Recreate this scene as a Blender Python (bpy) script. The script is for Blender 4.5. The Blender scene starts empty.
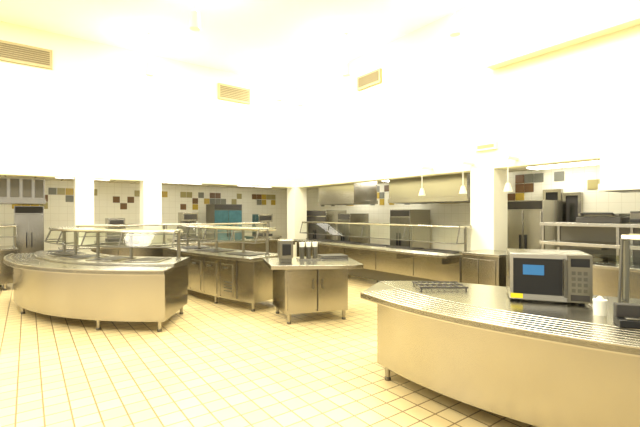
import bpy, math, random
from mathutils import Vector
random.seed(4)
A=math.radians(36.2); CA,SA=math.cos(A),math.sin(A)
CX,CY=-.74,12.3; H=1.6; F=400.0
def W(x,y):
    x-=CX; y-=CY
    return (x*CA+y*SA, -x*SA+y*CA)
CAM=W(0,0)
def ray(px):
    d=((px-320)/F,1.0)
    return (d[0]*CA+d[1]*SA, -d[0]*SA+d[1]*CA)
def hitY(px,yr):
    d=ray(px); t=(yr-CAM[1])/d[1]; return CAM[0]+d[0]*t
def hitX(px,xr):
    d=ray(px); t=(xr-CAM[0])/d[0]; return CAM[1]+d[1]*t
# ---------------- materials
def mat(name,col,rough=.5,metal=0,emit=None,es=0,noise=0,nscale=8,alpha=None,bump=0,stretch=None):
    m=bpy.data.materials.new(name); m.use_nodes=True
    nt=m.node_tree; b=nt.nodes['Principled BSDF']
    b.inputs['Base Color'].default_value=(*col,1); b.inputs['Roughness'].default_value=rough
    b.inputs['Metallic'].default_value=metal
    if emit: b.inputs['Emission Color'].default_value=(*emit,1); b.inputs['Emission Strength'].default_value=es
    tc=nt.nodes.new('ShaderNodeTexCoord'); n=nt.nodes.new('ShaderNodeTexNoise')
    mp_=nt.nodes.new('ShaderNodeMapping'); mp_.inputs['Scale'].default_value=stretch or (1,1,1)
    nt.links.new(tc.outputs['Object'],mp_.inputs[0])
    n.inputs['Scale'].default_value=nscale; nt.links.new(mp_.outputs[0],n.inputs['Vector'])
    mx=nt.nodes.new('ShaderNodeMix'); mx.data_type='RGBA'
    k=1-noise
    mx.inputs[6].default_value=(col[0]*k,col[1]*k,col[2]*k,1); mx.inputs[7].default_value=(*col,1)
    nt.links.new(n.outputs['Fac'],mx.inputs[0]); nt.links.new(mx.outputs[2],b.inputs['Base Color'])
    if bump:
        bp=nt.nodes.new('ShaderNodeBump'); bp.inputs['Strength'].default_value=bump
        nt.links.new(n.outputs['Fac'],bp.inputs['Height']); nt.links.new(bp.outputs['Normal'],b.inputs['Normal'])
    return m
STEEL=mat('stainless_steel',(.50,.475,.41),.23,1,noise=.2,nscale=2.0,bump=.04)
STEELT=mat('steel_top',(.62,.60,.53),.25,1,noise=.12,nscale=4)
STEELG=mat('steel_groove',(.30,.28,.22),.35,1)
STEELD=mat('steel_dark',(.17,.16,.13),.4,.8)
SEAM=mat('seam',(.06,.05,.04),.6)
BLACK=mat('black_plastic',(.015,.015,.015),.3)
DARK=mat('dark_grey',(.05,.045,.04),.5)
WHITE=mat('white_plastic',(.85,.84,.74),.4)
WALL=mat('wall_paint',(.93,.91,.64),.7,noise=.03,nscale=1)
COLM=mat('column_paint',(.88,.86,.70),.6,noise=.02)
CEIL=mat('ceiling_paint',(.96,.96,.87),.9,noise=.02)
GLOW=mat('fill_glow',(1,1,.95),.5,emit=(1,.97,.88),es=10)  # emission for the added recess fill panels
LAMPW=mat('lamp_shade_glow',(.8,.76,.5),.4,emit=(1,.9,.5),es=.3)
BLUE=mat('blue_paper',(.04,.20,.50),.6)
TEAL=mat('cooler_graphic',(.08,.22,.26),.3,noise=.6,nscale=6)
YEL=mat('yellow_label',(.9,.75,.02),.5)
BRASS=mat('grille',(.42,.35,.18),.5)
GRILLD=mat('grille_slot',(.2,.16,.08),.7)
MOS=[mat('mosaic_mustard',(.50,.35,.05),.35),mat('mosaic_slate',(.19,.19,.15),.35),mat('mosaic_brown',(.17,.09,.035),.35),mat('mosaic_olive',(.38,.33,.14),.35)]
def glass(name,tint,fac):
    m=bpy.data.materials.new(name); m.use_nodes=True; nt=m.node_tree; nt.nodes.clear()
    o=nt.nodes.new('ShaderNodeOutputMaterial'); mx=nt.nodes.new('ShaderNodeMixShader')
    t=nt.nodes.new('ShaderNodeBsdfTransparent'); g=nt.nodes.new('ShaderNodeBsdfGlossy')
    t.inputs[0].default_value=(*tint,1); g.inputs['Roughness'].default_value=.05; mx.inputs[0].default_value=fac
    nt.links.new(t.outputs[0],mx.inputs[1]); nt.links.new(g.outputs[0],mx.inputs[2]); nt.links.new(mx.outputs[0],o.inputs[0])
    return m
GLASS=glass('clear_glass',(.88,.90,.85),.05)
def tiles(name,c1,c2,mc,size,mort,rough,axes='XY',off=0,bump=.3):
    m=bpy.data.materials.new(name); m.use_nodes=True; nt=m.node_tree; b=nt.nodes['Principled BSDF']
    b.inputs['Roughness'].default_value=rough
    tc=nt.nodes.new('ShaderNodeTexCoord'); s=nt.nodes.new('ShaderNodeSeparateXYZ'); c=nt.nodes.new('ShaderNodeCombineXYZ')
    nt.links.new(tc.outputs['Object'],s.inputs[0])
    nt.links.new(s.outputs[axes[0]],c.inputs[0]); nt.links.new(s.outputs[axes[1]],c.inputs[1])
    br=nt.nodes.new('ShaderNodeTexBrick'); nt.links.new(c.outputs[0],br.inputs['Vector'])
    br.offset=off; br.inputs['Scale'].default_value=1; br.inputs['Brick Width'].default_value=size
    br.inputs['Row Height'].default_value=size; br.inputs['Mortar Size'].default_value=mort
    br.inputs['Mortar Smooth'].default_value=.1
    br.inputs['Color1'].default_value=(*c1,1); br.inputs['Color2'].default_value=(*c2,1); br.inputs['Mortar'].default_value=(*mc,1)
    nt.links.new(br.outputs['Color'],b.inputs['Base Color'])
    bp=nt.nodes.new('ShaderNodeBump'); bp.inputs['Strength'].default_value=bump; bp.inputs['Distance'].default_value=.003; bp.invert=True
    nt.links.new(br.outputs['Fac'],bp.inputs['Height']); nt.links.new(bp.outputs['Normal'],b.inputs['Normal'])
    return m
FLOOR=tiles('quarry_tile',(.74,.60,.32),(.67,.53,.27),(.24,.165,.08),.18,.0065,.3)
WT_L=tiles('wall_tile_l',(.86,.84,.70),(.84,.82,.68),(.68,.65,.50),.2,.003,.3,'XZ')
WT_R=tiles('wall_tile_r',(.86,.84,.70),(.84,.82,.68),(.68,.65,.50),.2,.003,.3,'YZ')
GRID=tiles('ceiling_grid',(.80,.77,.60),(.76,.73,.56),(.35,.32,.22),.6,.02,.9)
# ---------------- builder
class B:
    def __init__(s,name,cam=True): s.n=name; s.cam=cam; s.v=[]; s.f=[]; s.m=[]; s.mats=[]
    def P(s,x,y,z):
        if s.cam: x,y=W(x,y)
        s.v.append((x,y,z)); return len(s.v)-1
    def face(s,idx,m):
        if m not in s.mats: s.mats.append(m)
        s.f.append(idx); s.m.append(s.mats.index(m))
    def prism(s,pts,z0,z1,m,mtop=None):
        a=[s.P(x,y,z0) for x,y in pts]; b=[s.P(x,y,z1) for x,y in pts]; n=len(pts)
        s.face(a[::-1],m); s.face(b,mtop or m)
        for i in range(n): s.face([a[i],a[(i+1)%n],b[(i+1)%n],b[i]],m)
    def box(s,cx,cy,z0,w,d,h,m,rot=0):
        c,sn=math.cos(rot),math.sin(rot)
        pts=[(cx+x*c-y*sn,cy+x*sn+y*c) for x,y in((-w/2,-d/2),(w/2,-d/2),(w/2,d/2),(-w/2,d/2))]
        s.prism(pts,z0,z0+h,m)
    def rect(s,x0,x1,y0,y1,z0,z1,m): s.prism([(x0,y0),(x1,y0),(x1,y1),(x0,y1)],z0,z1,m)
    def band(s,a,b,z0,z1,m,mtop=None):
        n=len(a)
        A0=[s.P(x,y,z0) for x,y in a];A1=[s.P(x,y,z1) for x,y in a]
        B0=[s.P(x,y,z0) for x,y in b];B1=[s.P(x,y,z1) for x,y in b]
        for i in range(n-1):
            s.face([A0[i],A0[i+1],A1[i+1],A1[i]],m); s.face([B0[i+1],B0[i],B1[i],B1[i+1]],m)
            s.face([A1[i],A1[i+1],B1[i+1],B1[i]],mtop or m); s.face([A0[i+1],A0[i],B0[i],B0[i+1]],m)
        s.face([A0[0],A1[0],B1[0],B0[0]],m); s.face([A0[-1],B0[-1],B1[-1],A1[-1]],m)
    def sheet(s,a,za,b,zb,m,th=.008):
        n=len(a); 
        A0=[s.P(x,y,za) for x,y in a]; B0=[s.P(x,y,zb) for x,y in b]
        for i in range(n-1): s.face([A0[i],A0[i+1],B0[i+1],B0[i]],m)
    def cyl(s,p0,p1,r0,m,r1=None,n=12):
        r1=r0 if r1 is None else r1
        a=Vector(p0);b=Vector(p1);d=(b-a).normalized()
        u=d.cross(Vector((0,0,1)));
        if u.length<.01:u=Vector((1,0,0))
        u.normalize();w=d.cross(u)
        r=[];q=[]
        for i in range(n):
            t=2*math.pi*i/n; o=u*math.cos(t)+w*math.sin(t)
            x=a+o*r0;y=b+o*r1; r.append(s.P(*x)); q.append(s.P(*y))
        s.face(r[::-1],m);s.face(q,m)
        for i in range(n): s.face([r[i],r[(i+1)%n],q[(i+1)%n],q[i]],m)
    def tube(s,pts,z,r,m):
        for p,q in zip(pts,pts[1:]): s.cyl((*p,z),(*q,z),r,m,n=8)
    def leg(s,x,y,h=.16):
        s.cyl((x,y,.03),(x,y,h+.02),.022,STEEL,.032); s.cyl((x,y,0),(x,y,.03),.03,STEELD)
    def done(s,bevel=0):
        xs=[v[0] for v in s.v];ys=[v[1] for v in s.v];zs=[v[2] for v in s.v]
        o=((min(xs)+max(xs))/2,(min(ys)+max(ys))/2,min(zs))
        me=bpy.data.meshes.new(s.n); me.from_pydata([(v[0]-o[0],v[1]-o[1],v[2]-o[2]) for v in s.v],[],s.f)
        for m in s.mats: me.materials.append(m)
        me.polygons.foreach_set('material_index',s.m); me.update()
        import bmesh
        bm=bmesh.new();bm.from_mesh(me)
        bmesh.ops.recalc_face_normals(bm,faces=bm.faces)
        for e in bm.edges:
            if len(e.link_faces)==2 and e.calc_face_angle(3)<math.radians(32): e.smooth=True
            else: e.smooth=False
        for f_ in bm.faces: f_.smooth=True
        bm.to_mesh(me);bm.free()
        ob=bpy.data.objects.new(s.n,me); ob.location=o; bpy.context.scene.collection.objects.link(ob)
        if bevel:
            bv=ob.modifiers.new('bev','BEVEL');bv.width=bevel;bv.segments=2;bv.limit_method='ANGLE';bv.angle_limit=math.radians(50)
        return ob
def off(p,d):
    r=[]
    for i in range(len(p)):
        a=p[max(i-1,0)];b=p[min(i+1,len(p)-1)]
        dx,dy=b[0]-a[0],b[1]-a[1];l=math.hypot(dx,dy)
        r.append((p[i][0]-dy/l*d,p[i][1]+dx/l*d))
    return r
def spline(c,n=8):
    c=[(2*c[0][0]-c[1][0],2*c[0][1]-c[1][1])]+c+[(2*c[-1][0]-c[-2][0],2*c[-1][1]-c[-2][1])]
    r=[]
    for i in range(1,len(c)-2):
        for k in range(n):
            t=k/n
            r.append(tuple(.5*(2*c[i][j]+(c[i+1][j]-c[i-1][j])*t+(2*c[i-1][j]-5*c[i][j]+4*c[i+1][j]-c[i+2][j])*t*t+(3*c[i][j]-c[i-1][j]-3*c[i+1][j]+c[i+2][j])*t**3) for j in(0,1)))
    r.append(c[-2]); return r
def arc(cx,cy,r,a0,a1,n=40):
    return [(cx+r*math.cos(math.radians(a0+(a1-a0)*i/n)),cy+r*math.sin(math.radians(a0+(a1-a0)*i/n))) for i in range(n+1)]
def guard(b,line,z0,zt,idx,w=.34,drop=.3,out=.0):
    f=off(line,-w/2); k=off(line,w/2)
    b.band(f,k,zt-.014,zt+.014,STEELT)
    b.tube(f,zt,.020,STEEL); b.tube(k,zt,.020,STEEL)
    f2=off(line,-w/2-(.08 if w>0 else -.08)-out)
    b.sheet(f,zt-.02,f2,zt-drop,GLASS); b.tube(f2,zt-drop,.009,STEELD)
    for i in idx:
        p=line[i]; b.cyl((*p,z0),(*p,zt),.024,STEELG); b.cyl((*p,z0),(*p,z0+.02),.045,STEEL)
        b.cyl((*f[i],zt-.02),(*f2[i],zt-drop),.011,STEELD); b.cyl((*p,zt-drop),(*f2[i],zt-drop),.009,STEELD)
        b.cyl((*f[i],zt-.02),(*k[i],zt-.02),.014,STEEL)
# ---------------- room shell
LX,LY=-15,-14.5
b=B('floor',False); b.rect(LX,2.6,LY,3.6,-.1,0,FLOOR); b.done()
b=B('ceiling',False); b.rect(LX,.3,LY,.3,5.5,5.6,CEIL); b.done()
b=B('wall_back',False); b.rect(LX,.3,0,.3,2.4,5.5,WALL); b.done()
b=B('wall_right',False); b.rect(0,.3,LY,0,2.4,5.5,WALL); b.done()
b=B('wall_kitchen_back',False); b.rect(LX,2.3,3,3.2,0,2.52,WT_L); b.done()
b=B('wall_kitchen_right',False); b.rect(2,2.2,LY,3,0,2.52,WT_R); b.done()
b=B('ceiling_kitchen',False); b.rect(LX,2.0,.3,3,2.52,2.6,GRID); b.rect(.3,2.0,LY,.3,2.52,2.6,GRID); b.done()
b=B('trim_ledge',False); b.rect(-.22,0,-14,hitX(490,-.1),4.15,4.42,WALL); b.done()
def column(px,left,w):
    b=B('column',False)
    if left: x=hitY(px,.15); b.rect(x-w/2,x+w/2,-.02,-.02+w,0,2.4,COLM); b.rect(x-w/2-.01,x+w/2+.01,-.03,w-.01,0,.12,STEELD)
    else: y=hitX(px,.15); b.rect(-.02,-.02+w,y-w/2,y+w/2,0,2.4,COLM); b.rect(-.03,w-.01,y-w/2-.01,y+w/2+.01,0,.12,STEELD)
    b.done()
column(84,True,.36); column(151,True,.42); column(487,False,.46)
b=B('column',False); b.rect(-.12,.32,-.12,.32,0,2.4,COLM); b.rect(-.13,.33,-.13,.33,0,.12,STEELD); b.done()
# mosaic
b=B('trim_mosaic_back',False)
for i in range(60):
    x=-11+i*.2
    ph=math.sin(i*1.1)+math.sin(i*.47+1)
    for r in range(4):
        if random.random()<(.62 if abs(r-1.5-ph)<1 else .1):
            z=1.72+r*.2
            if z+.19<2.5: b.rect(x+.006,x+.194,2.985,3.0,z+.006,z+.194,random.choice(MOS))
b.done()
b=B('trim_mosaic_right',False)
for i in range(50):
    y=-8.6+i*.2
    for r in range(3):
        if random.random()<(.6 if r==1 else .33):
            z=1.85+r*.2
            if z<2.1 and hitX(586,2)<y+.2 and y<hitX(542,2): continue
            b.rect(1.985,2.0,y+.006,y+.194,z+.006,z+.194,random.choice(MOS))
b.done()
# vents
def vent(px,py0,py1,left,w):
    b=B('air_vent',False)
    if left:
        x=hitY(px,0); z0,z1=py0,py1
        b.rect(x-w/2,x+w/2,-.06,0,z0,z1,BRASS)
        for k in range(7): zz=z0+.06+k*(z1-z0-.1)/7; b.rect(x-w/2+.05,x+w/2-.05,-.066,-.055,zz,zz+.03,GRILLD)
    else:
        y=hitX(px,0); z0,z1=py0,py1
        b.rect(-.06,0,y-w/2,y+w/2,z0,z1,BRASS)
        for k in range(7): zz=z0+.06+k*(z1-z0-.1)/7; b.rect(-.066,-.055,y-w/2+.05,y+w/2-.05,zz,zz+.03,GRILLD)
    b.done()
vent(19,4.7,5.1,True,1.15); vent(234,4.70,5.12,True,.95); vent(370,4.65,4.98,False,.8)
b=B('exit_sign',False); y=hitX(487,0); b.rect(-.05,0,y-.2,y+.2,2.74,2.86,WHITE); b.rect(-.055,-.05,y-.16,y+.16,2.77,2.83,BRASS); b.done()
# big pendants
def uplight(x,y,z,e,r=.08):  # bare point light added above a pendant to brighten the ceiling
    l=bpy.data.lights.new('ceiling_uplight','POINT'); l.energy=e; l.color=(1,.97,.88); l.shadow_soft_size=r
    o=bpy.data.objects.new('ceiling_uplight',l); x,y=W(x,y); o.location=(x,y,z); bpy.context.scene.collection.objects.link(o)
def pend(px,z,d,top=5.5,s=1):
    b=B('pendant_light'); x=(px-320)/F*d
    b.cyl((x,d,z+.3*s),(x,d,top),.012,WHITE); b.cyl((x,d,z),(x,d,z+.26*s),.085*s,LAMPW,.07*s,n=20); b.cyl((x,d,z+.26*s),(x,d,z+.32*s),.07*s,WHITE,.02,n=20)
    b.cyl((x,d,top-.03),(x,d,top),.06,WHITE); b.done()
    uplight(x+.0,d+.15,z+.38,38)
for px,z,d in((195,4.6,6.5),(455,4.55,6.6),(346,4.6,8.7),(300,4.55,10.9),(279,4.6,10.6),(150,4.6,8.7)): pend(px,z,d)
for px in(422,463,508):
    y=hitX(px,-.3); xx,yy=-.3,y
    b=B('pendant_light',False); b.rect(xx-.02,.0,yy-.02,yy+.02,2.5,2.54,WHITE); b.cyl((xx,yy,2.1),(xx,yy,2.54),.007,WHITE,n=8); b.cyl((xx,yy,1.96),(xx,yy,2.1),.07,LAMPW,.03,n=18); b.done()
# glowing panels added to light the kitchen recess
def fill_panel(x0,x1,y0,y1,z,es=1):
    b=B('recess_fill_panel',False); b.rect(x0,x1,y0,y1,z-.03,z,GLOW); b.done()
for x in(-10.5,-8,-5.5,-3,-.6): fill_panel(x-.6,x+.6,1.0,1.6,2.52)
for y in(-9,-7,-5,-3,-1): fill_panel(1.3,1.7,y-.6,y+.6,2.52)
# ---------------- ISLAND A
cx,cy,R=-2.3,9.0,3.78
b=B('curved_serving_island')
a0,a1=204,274
fr=arc(cx,cy,R,a0,a1,48); bod=arc(cx,cy,R-.13,a0,a1-.5,48); bk=arc(cx,cy,R-1.25,a0,a1-.5,48)
b.band(bod,bk,.15,.82,STEEL)
ts=off(fr,.42)
b.band(fr,ts,.80,.845,STEELT,STEELG); b.band(fr,off(fr,.03),.79,.86,STEELT)
for k in range(5): o=.08+k*.065; b.band(off(fr,o),off(fr,o+.04),.845,.856,STEELT)
dk0=arc(cx,cy,R-.42,a0,a1,48); dk1=arc(cx,cy,R-1.3,a0,a1,48)
b.band(dk0,dk1,.82,.89,STEELT)
for k in range(5):
    s0=a0+4+k*13; 
    b.band(arc(cx,cy,R-.58,s0,s0+9,8),arc(cx,cy,R-1.12,s0,s0+9,8),.89,.905,STEEL)
    b.band(arc(cx,cy,R-.62,s0+.6,s0+8.4,8),arc(cx,cy,R-1.08,s0+.6,s0+8.4,8),.905,.909,DARK)
for ang in(206,227,258,272):
    for rr in(R-.2,R-1.15):
        t=math.radians(ang); b.leg(cx+rr*math.cos(t),cy+rr*math.sin(t))
b.done(.003)
b=B('sneeze_guard'); g=arc(cx,cy,R-.85,a0+3,a1-1,36); guard(b,g,.9,1.33,(0,7,14,21,28,36),.4,.22); b.done()
# ---------------- COUNTER B
b=B('serving_counter_with_doors')
f=spline([(-3.5,8.9),(-3.0,8.2),(-2.46,7.58),(-1.72,6.9),(-1.06,6.42)],8)
b.band(f,off(f,.8),.15,.83,STEEL); b.band(off(f,-.06),off(f,.85),.83,.88,STEELT)
n=len(f)
for i in range(4,n-1,4):
    p=f[i]; 
    u=(f[min(i+1,n-1)][0]-p[0],f[min(i+1,n-1)][1]-p[1]); l=math.hypot(*u); u=(u[0]/l,u[1]/l)
    sg=[p,(p[0]+u[0]*.012,p[1]+u[1]*.012)]
    b.band(off(sg,-.006),off(sg,.006),.18,.8,SEAM)
for i in range(4,n-5,4):
    seg=f[i:i+5]; seg=[(seg[0][0]*.85+seg[1][0]*.15,seg[0][1]*.85+seg[1][1]*.15)]+seg[1:4]+[(seg[4][0]*.15+seg[3][0]*.85,seg[4][1]*.15+seg[3][1]*.85)]
    b.band(off(seg,-.012),off(seg,.0),.2,.74,STEEL)
    hs=seg[1:3]; b.band(off(hs,-.03),off(hs,-.012),.66,.69,STEELD)
    if (i//4)%3==0:
        for k in range(4): b.band(off(seg[1:4],-.016),off(seg[1:4],-.011),.28+k*.05,.30+k*.05,STEELD)
for k in range(3):
    i=5+k*9; b.band(off(f,.2)[i:i+7],off(f,.65)[i:i+7],.88,.893,DARK)
for i in(2,12,22,n-2):
    for o in(.08,.7): p=off(f,o)[i]; b.leg(*p)
b.done(.003)
b=B('sneeze_guard'); g=off(f,.42)[4:-1]; guard(b,g,.89,1.33,(0,7,14,21,len(g)-1),.42,.22); b.done()
# ---------------- UNIT C
b=B('condiment_station_cabinet')
b.prism([(-.5,5.72),(.42,6.02),(.18,6.75),(-.76,6.42)],.15,.82,STEEL)
b.prism([(-.68,5.55),(.50,5.62),(.62,5.72),(.44,6.85),(.3,6.95),(-.93,6.5)],.82,.875,STEEL,STEELT)
d=(.951,.310); nrm=(.310,-.951)
def cp(s,o,): return(-.5+d[0]*s+nrm[0]*o,5.72+d[1]*s+nrm[1]*o)
for s0,s1 in((.04,.475),(.495,.93)):
    b.prism([cp(s0,0),cp(s0,.018),cp(s1,.018),cp(s1,0)],.2,.77,STEEL)
    hx=s1-.07 if s0<.1 else s0+.05
    b.prism([cp(hx,.018),cp(hx,.045),cp(hx+.02,.045),cp(hx+.02,.018)],.5,.64,STEELD)
b.prism([cp(.475,0),cp(.475,.006),cp(.495,.006),cp(.495,0)],.17,.8,SEAM)
for p in((-.45,5.8),(.36,6.05),(.16,6.66),(-.68,6.4)): b.leg(*p)
b.done(.004)
b=B('napkin_dispenser'); b.box(-.52,6.0,.876,.16,.18,.06,STEELD,.3); b.box(-.52,6.0,.935,.2,.2,.26,STEELG,.3); b.box(-.495,5.91,.98,.13,.04,.17,BLACK,.3); b.box(-.52,6.0,1.195,.22,.22,.015,STEELT,.3); b.done(.006)
b=B('cup_dispenser'); x,y=-.18,6.25
b.box(x,y,.876,.34,.22,.03,STEEL,.3)
for k in(-.1,0,.1): b.cyl((x+k,y+k*.3,.9),(x+k,y+k*.3,1.08),.035,STEELD,.045); b.cyl((x+k,y+k*.3,1.08),(x+k,y+k*.3,1.15),.040,WHITE,.044)
b.done()
b=B('tray_stack')
for k in range(4): b.box(.2,6.45,.876+k*.015,.42,.32,.012,DARK if k%2 else STEEL,.3)
b.done()
# ---------------- right line counter D  (room coords, front to -x)
b=B('long_serving_line_counter',False)
yA,yB=-.9,hitX(462,-.5)
b.rect(-.55,-.04,yB,yA,.36,.84,STEEL); b.rect(-.95,-.04,yB,yA,.84,.88,STEELT)
b.rect(-.35,-.06,yB+.05,yA-.05,.1,.36,STEELD)
for k in range(5): b.rect(-.90+k*.06,-.87+k*.06,yB,yA,.88,.888,STEEL)
k=yB
while k<yA: b.rect(-.556,-.55,k,k+.012,.38,.82,SEAM); b.rect(-.93,-.55,k+.1,k+.13,.72,.84,STEEL); b.cyl((-.3,k+.2,0),(-.3,k+.2,.12),.03,STEELD); k+=1.05
k=yB+.2
while k<yA-.9: b.rect(-.45,-.1,k,k+.75,.88,.895,DARK); k+=.95
b.done(.003)
b=B('sneeze_guard',False); g=[(-.25,yB+.1+(yA-yB-.2)*i/12) for i in range(13)]; 
guard(b,g,.88,1.36,(0,3,6,9,12),-.36,.3); b.done()
# module under column
b=B('cashier_end_cabinet',False)
y0=hitX(504,-.6); y1=hitX(466,-.6)
b.rect(-.75,-.05,y0,y1-.02,.12,.92,STEEL); b.rect(-.8,-.04,y0-.03,y1-.01,.92,.96,STEELT)
b.rect(-.765,-.75,y0+.05,(y0+y1)/2-.01,.2,.86,STEEL); b.rect(-.765,-.75,(y0+y1)/2+.01,y1-.06,.2,.86,STEEL)
for x in(-.7,-.12):
    for y in(y0+.06,y1-.08): b.cyl((x,y,0),(x,y,.13),.03,STEELD)
b.done(.004)
# F: hot display counter
b=B('heated_display_counter',False)
yF1=hitX(506,-.5)-.22; yF0=-11.0
b.rect(-.55,.25,yF0,yF1,.12,.88,STEEL); b.rect(-.62,.3,yF0-.03,yF1+.03,.88,.92,STEELT)
for x in(-.45,.15):
    y=yF0+.1
    while y<yF1: b.cyl((x,y,0),(x,y,.13),.03,STEELD); y+=1.1
y1=hitX(540,-.4)
for zz in(1.14,1.42): b.rect(-.42,.2,yF0,y1,zz,zz+.045,STEELT)
b.rect(.15,.2,yF0,y1,.92,1.42,STEELD)
y=y1-.02
while y>yF0:
    for x in(-.40,.13): b.rect(x,x+.035,y-.035,y,.92,1.42,STEEL)
    b.rect(-.1,.1,y-.7,y-.2,.925,.96,STEELD); b.rect(-.3,.05,y-.75,y-.15,1.10,1.135,STEELD)
    y-=.95
b.rect(-.425,-.42,yF0,y1,.93,1.05,GLASS)
b.done(.003)
b=B('panini_press',False); yy=hitX(603,-.1)
b.rect(-.3,.18,yy-.27,yy+.27,1.47,1.55,DARK); b.rect(-.28,.16,yy-.25,yy+.25,1.555,1.60,STEELD); b.cyl((-.34,yy-.2,1.6),(-.34,yy+.2,1.6),.015,BLACK)
b.rect(-.34,-.28,yy-.2,yy-.17,1.57,1.6,BLACK); b.rect(-.34,-.28,yy+.17,yy+.2,1.57,1.6,BLACK); b.done(.01)
b=B('countertop_griddle',False); yy=yy-.62
b.rect(-.3,.18,yy-.25,yy+.25,1.465,1.6,STEELD); b.rect(-.32,-.3,yy-.25,yy+.25,1.48,1.53,BLACK); b.rect(-.3,.18,yy-.25,yy+.25,1.6,1.63,DARK); b.done(.008)
# ---------------- hoods & kitchen gear
def hood(x0,x1,y0,y1,z0,z1,m=STEEL,filt=None):
    b=B('exhaust_hood',False)
    b.rect(x0,x1,y0,y1,z0+.1,z1,m); b.rect(x0-.02,x1+.02,y0-.02,y1+.02,z0,z0+.1,m)
    b.rect(x0+.05,x1-.05,y0+.05,y1-.05,z0-.005,z0,STEELD)
    if filt:
        n=8
        for k in range(n):
            w=(x1-x0)/n; b.rect(x0+k*w+.03,x0+(k+1)*w-.03,y0-.03,y0-.02,z0+.14,z1-.04,STEELD)
    b.done(.004)
hood(.35,1.2,hitX(354,.35),-.7,1.86,2.5)
hood(.7,1.7,hitX(467,.7),hitX(389,.7),1.86,2.5)
hood(-.12,.7,-10.5,hitX(600,-.12),1.92,2.395,WHITE)
hood(hitY(-60,.7),hitY(45,.7),.7,1.6,1.82,2.4,STEEL,True)
def fridge(name,x0,x1,y0,y1,h,face,m=STEEL,door=None):
    b=B(name,False); b.rect(x0,x1,y0,y1,.12,h,m)
    for x in(x0+.06,x1-.06):
        for y in(y0+.06,y1-.06): b.cyl((x,y,0),(x,y,.13),.03,STEELD)
    dm=door or m
    if face=='y':
        c=(x0+x1)/2
        for p,q in((x0+.02,c-.01),(c+.01,x1-.02)):
            b.rect(p,q,y0-.03,y0,.18,h-.2,dm)
        b.rect(c-.06,c-.04,y0-.07,y0-.03,h*.45,h*.65,BLACK); b.rect(c+.04,c+.06,y0-.07,y0-.03,h*.45,h*.65,BLACK)
        b.rect(x0+.02,x1-.02,y0-.02,y0,h-.17,h-.02,DARK)
    else:
        c=(y0+y1)/2
        for p,q in((y0+.02,c-.01),(c+.01,y1-.02)):
            b.rect(x0-.03,x0,p,q,.18,h-.2,dm)
        b.rect(x0-.07,x0-.03,c-.06,c-.04,h*.45,h*.65,BLACK); b.rect(x0-.07,x0-.03,c+.04,c+.06,h*.45,h*.65,BLACK)
        b.rect(x0-.02,x0,y0+.02,y1-.02,h-.17,h-.02,DARK)
    b.done(.004)
fridge('beverage_cooler',hitY(214,1.8),hitY(242,1.8),1.8,2.5,1.9,'y',STEELD,TEAL)
fridge('holding_cabinet',hitY(14,1.3),hitY(44,1.3),1.3,2.0,1.78,'y',STEEL)
fridge('reach_in_refrigerator',.9,1.7,hitX(543,.9),hitX(506,.9),1.85,'x',STEEL)
fridge('convection_oven',.5,1.3,hitX(326,.5),hitX(306,.5),1.7,'x',STEEL,DARK)
fridge('reach_in_refrigerator',1.1,1.9,hitX(410,1.1),hitX(390,1.1),1.7,'x',STEEL,STEELD)
fridge('warming_cabinet',.5,1.2,hitX(350,.5),hitX(338,.5),1.6,'x',STEEL,STEELD)
def door(n,px0,px1,m,h=2.03):
    b=B(n,False); y0,y1=hitX(px1,2),hitX(px0,2)
    b.rect(1.93,1.998,y0,y1,0,h,m); b.rect(1.9,1.998,y0-.06,y0,0,h+.06,STEEL); b.rect(1.9,1.998,y1,y1+.06,0,h+.06,STEEL); b.rect(1.9,1.998,y0,y1,h,h+.06,STEEL)
    b.rect(1.92,1.93,y0+.15,y1-.15,1.3,1.8,GLASS); b.cyl((1.88,y0+.08,1),(1.88,y0+.2,1),.015,STEELT); b.done()
door('door_1',548,560,BLACK); door('door_2',568,580,DARK,1.95)
# back counter left line
b=B('back_bar_counter',False); xs0,xs1=-6.1,-1.0
b.rect(xs0,xs1,-.6,-.08,.12,.84,STEEL); b.rect(xs0-.03,xs1+.03,-.7,-.05,.84,.88,STEELT)
x=xs0+.1
while x<xs1: 
    b.rect(x,x+.012,-.606,-.6,.15,.8,SEAM); b.cyl((x,-.5,0),(x,-.5,.13),.03,STEELD); b.cyl((x,-.15,0),(x,-.15,.13),.03,STEELD); x+=.95
b.done(.003)
b=B('sneeze_guard',False); g=[(xs0+.3+(xs1-xs0-.6)*i/10,-.35) for i in range(11)]; guard(b,g,.88,1.33,range(0,11,2),.4,.22); b.done()
def machine(name,px,w=.4,h=.6,m=STEEL):
    x=hitY(px,1.2); b=B(name,False)
    b.rect(x-.5,x+.5,.8,1.5,.82,.88,STEELT); b.rect(x-.45,x+.45,.85,1.45,.12,.82,STEEL)
    for k in(-.4,.4): b.cyl((x+k,.95,0),(x+k,.95,.13),.03,STEELD); b.cyl((x+k,1.35,0),(x+k,1.35,.13),.03,STEELD)
    b.rect(x-w/2,x+w/2,.95,1.4,.88,.95,DARK); b.rect(x-w/2,x+w/2,1.15,1.4,.95,.88+h,m); b.rect(x-w/2,x+w/2,.95,1.15,.88+h-.25,.88+h,m)
    for k in(-.1,0,.1): b.cyl((x+k,1.03,.88+h-.32),(x+k,1.03,.88+h-.25),.02,BLACK)
    b.rect(x-w/2+.04,x+w/2-.04,.94,.95,.88+h-.2,.88+h-.05,DARK)
    b.done(.004)
machine('coffee_machine',188,.45,.75); machine('soda_dispenser',262,.5,.7); machine('juice_dispenser',115,.4,.6)
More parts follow.
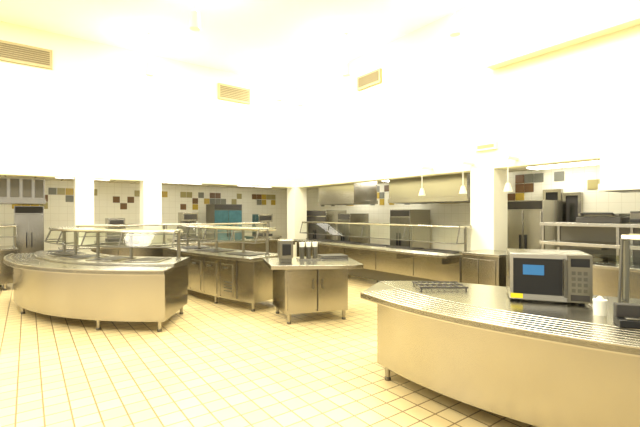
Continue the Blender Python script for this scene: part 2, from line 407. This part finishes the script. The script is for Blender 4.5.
# ---------------- left far counter G
b=B('curved_side_counter'); f=spline([(-8.6,7.6),(-7.6,7.7),(-6.8,8.0),(-6.35,8.4)],6)
b.band(f,off(f,.8),.15,.84,STEEL); b.band(off(f,-.08),off(f,.85),.84,.88,STEELT)
for i in(1,6,11,16):
    for o in(.1,.7): b.leg(*off(f,o)[i])
b.done(.003)
b=B('sneeze_guard'); g=off(f,.42); guard(b,g,.88,1.33,(0,6,12,18),.4,.22); b.done()
# ---------------- counter E foreground
b=B('curved_tray_slide_counter')
f=spline([(.39,3.87),(.66,3.38),(1.0,2.95),(1.37,2.61),(1.81,2.28),(2.35,1.98),(3.0,1.75),(3.7,1.62)],8)
zt=.84
bd=off(f,.15)[1:]
bk=spline([(.66,4.5),(1.05,4.52),(1.5,4.42),(2.0,4.1),(2.5,3.75),(3.0,3.5),(3.5,3.3),(4.0,3.15)],8)
bkb=off(bk,-.05)[1:]
b.band(bd,bkb,.15,zt-.05,STEEL)
b.band(f,bk,zt-.05,zt-.008,STEEL,STEELG)
b.band(f,off(f,.03),zt-.06,zt,STEELT)
for k in range(6): o=.05+k*.063; b.band(off(f,o),off(f,o+.046),zt-.012,zt,STEELT)
b.band(off(f,.44),bk,zt-.012,zt,STEELT)
for i in(2,52): b.leg(*off(f,.22)[i]); 
for i in(2,20,38,52): b.leg(*off(bk,-.15)[i])
b.done(.003)
b=B('wire_cooling_rack'); cx0,cy0=1.22,4.1
for k in range(8): b.cyl((cx0-.22+k*.063,cy0-.16,zt+.03),(cx0-.22+k*.063,cy0+.16,zt+.03),.006,DARK,n=6)
for k in(-.16,0,.16): b.cyl((cx0-.24,cy0+k,zt+.03),(cx0+.24,cy0+k,zt+.03),.009,DARK,n=6)
for sx in(-.22,.22):
    for sy in(-.16,.16): b.cyl((cx0+sx,cy0+sy,zt),(cx0+sx,cy0+sy,zt+.03),.008,DARK,n=6)
b.done()
# microwave
b=B('microwave_oven')
ux,uy=.931,-.366
mw=.61
def mp(s,o): return(1.66+ux*s-uy*o, 3.50+uy*s+ux*o)
def mb(s0,s1,o0,o1,z0,z1,m): b.prism([mp(s0,o0),mp(s1,o0),mp(s1,o1),mp(s0,o1)],z0,z1,m)
z=zt-.012
mb(0,mw,0,.46,z+.03,z+.43,STEELT)
mb(.0,.43,-.03,0,z+.035,z+.425,STEELT)
mb(.025,.395,-.035,-.03,z+.085,z+.39,BLACK)
mb(.10,.26,-.038,-.035,z+.25,z+.335,BLUE)
mb(.005,.10,-.036,-.03,z+.045,z+.085,YEL)
mb(.435,mw,-.025,0,z+.035,z+.425,STEELG)
mb(.455,mw-.02,-.03,-.025,z+.33,z+.40,BLACK)
for i in range(4):
    for j in range(3): mb(.462+j*.042,.49+j*.042,-.03,-.025,z+.12+i*.048,z+.15+i*.048,STEELD)
mb(.455,mw-.02,-.03,-.025,z+.05,z+.10,DARK)
for zz in(z+.10,z+.35): mb(.405,.42,-.06,-.03,zz,zz+.02,STEELD)
mb(.4,.425,-.075,-.058,z+.08,z+.39,STEELD)
for s in(.06,mw-.06):
    for o in(.05,.4): p=mp(s,o); b.cyl((*p,zt),(*p,z+.03),.02,BLACK)
b.done(.004)
# items right
b=B('sugar_caddy'); x,y=2.10,3.0
b.cyl((x,y,zt),(x,y,zt+.1),.04,WHITE,.045,n=20); b.cyl((x,y,zt+.1),(x,y,zt+.115),.047,WHITE,n=20); b.cyl((x,y,zt+.115),(x,y,zt+.14),.03,WHITE,.01); b.done()
b=B('card_terminal'); x,y=2.12,2.70
b.box(x,y,zt,.2,.16,.05,BLACK,-.4); b.box(x,y+.04,zt+.05,.17,.07,.09,DARK,-.4); b.box(x-.01,y-.035,zt+.05,.13,.05,.012,STEELD,-.4); b.done(.01)
b=B('sneeze_guard'); g=spline([(2.40,3.14),(2.66,2.84),(2.98,2.64),(3.4,2.48)],5); guard(b,g,zt,1.42,(0,5,10,15),.2,.5); b.done()
# ---------------- lights
def area(x,y,z,sx,sy,e,col=(1,.965,.86),rx=0):
    l=bpy.data.lights.new('overhead_fill','AREA'); l.shape='RECTANGLE'; l.size=sx; l.size_y=sy; l.energy=e; l.color=col
    o=bpy.data.objects.new('overhead_fill',l); o.location=(x,y,z); o.rotation_euler=(rx,0,0); bpy.context.scene.collection.objects.link(o)
for x,y in((-3,-3),(-7.5,-3),(-3,-8),(-8,-8),(-11.5,-5)): area(x,y,5.45,2.4,2.4,300)  # fill lights added under the ceiling to brighten the hall, no fixtures
w=bpy.data.worlds.new('w'); bpy.context.scene.world=w; w.use_nodes=True
w.node_tree.nodes['Background'].inputs[0].default_value=(1,.96,.84,1); w.node_tree.nodes['Background'].inputs[1].default_value=.85
# camera
c=bpy.data.cameras.new('camera'); c.lens=22.5; c.sensor_width=36; c.clip_end=100
o=bpy.data.objects.new('camera',c); o.location=(CAM[0],CAM[1],H); o.rotation_euler=(math.radians(90),0,-A)
bpy.context.scene.collection.objects.link(o); bpy.context.scene.camera=o
vs=bpy.context.scene.view_settings; vs.view_transform='Standard'; vs.look='None'; vs.exposure=0
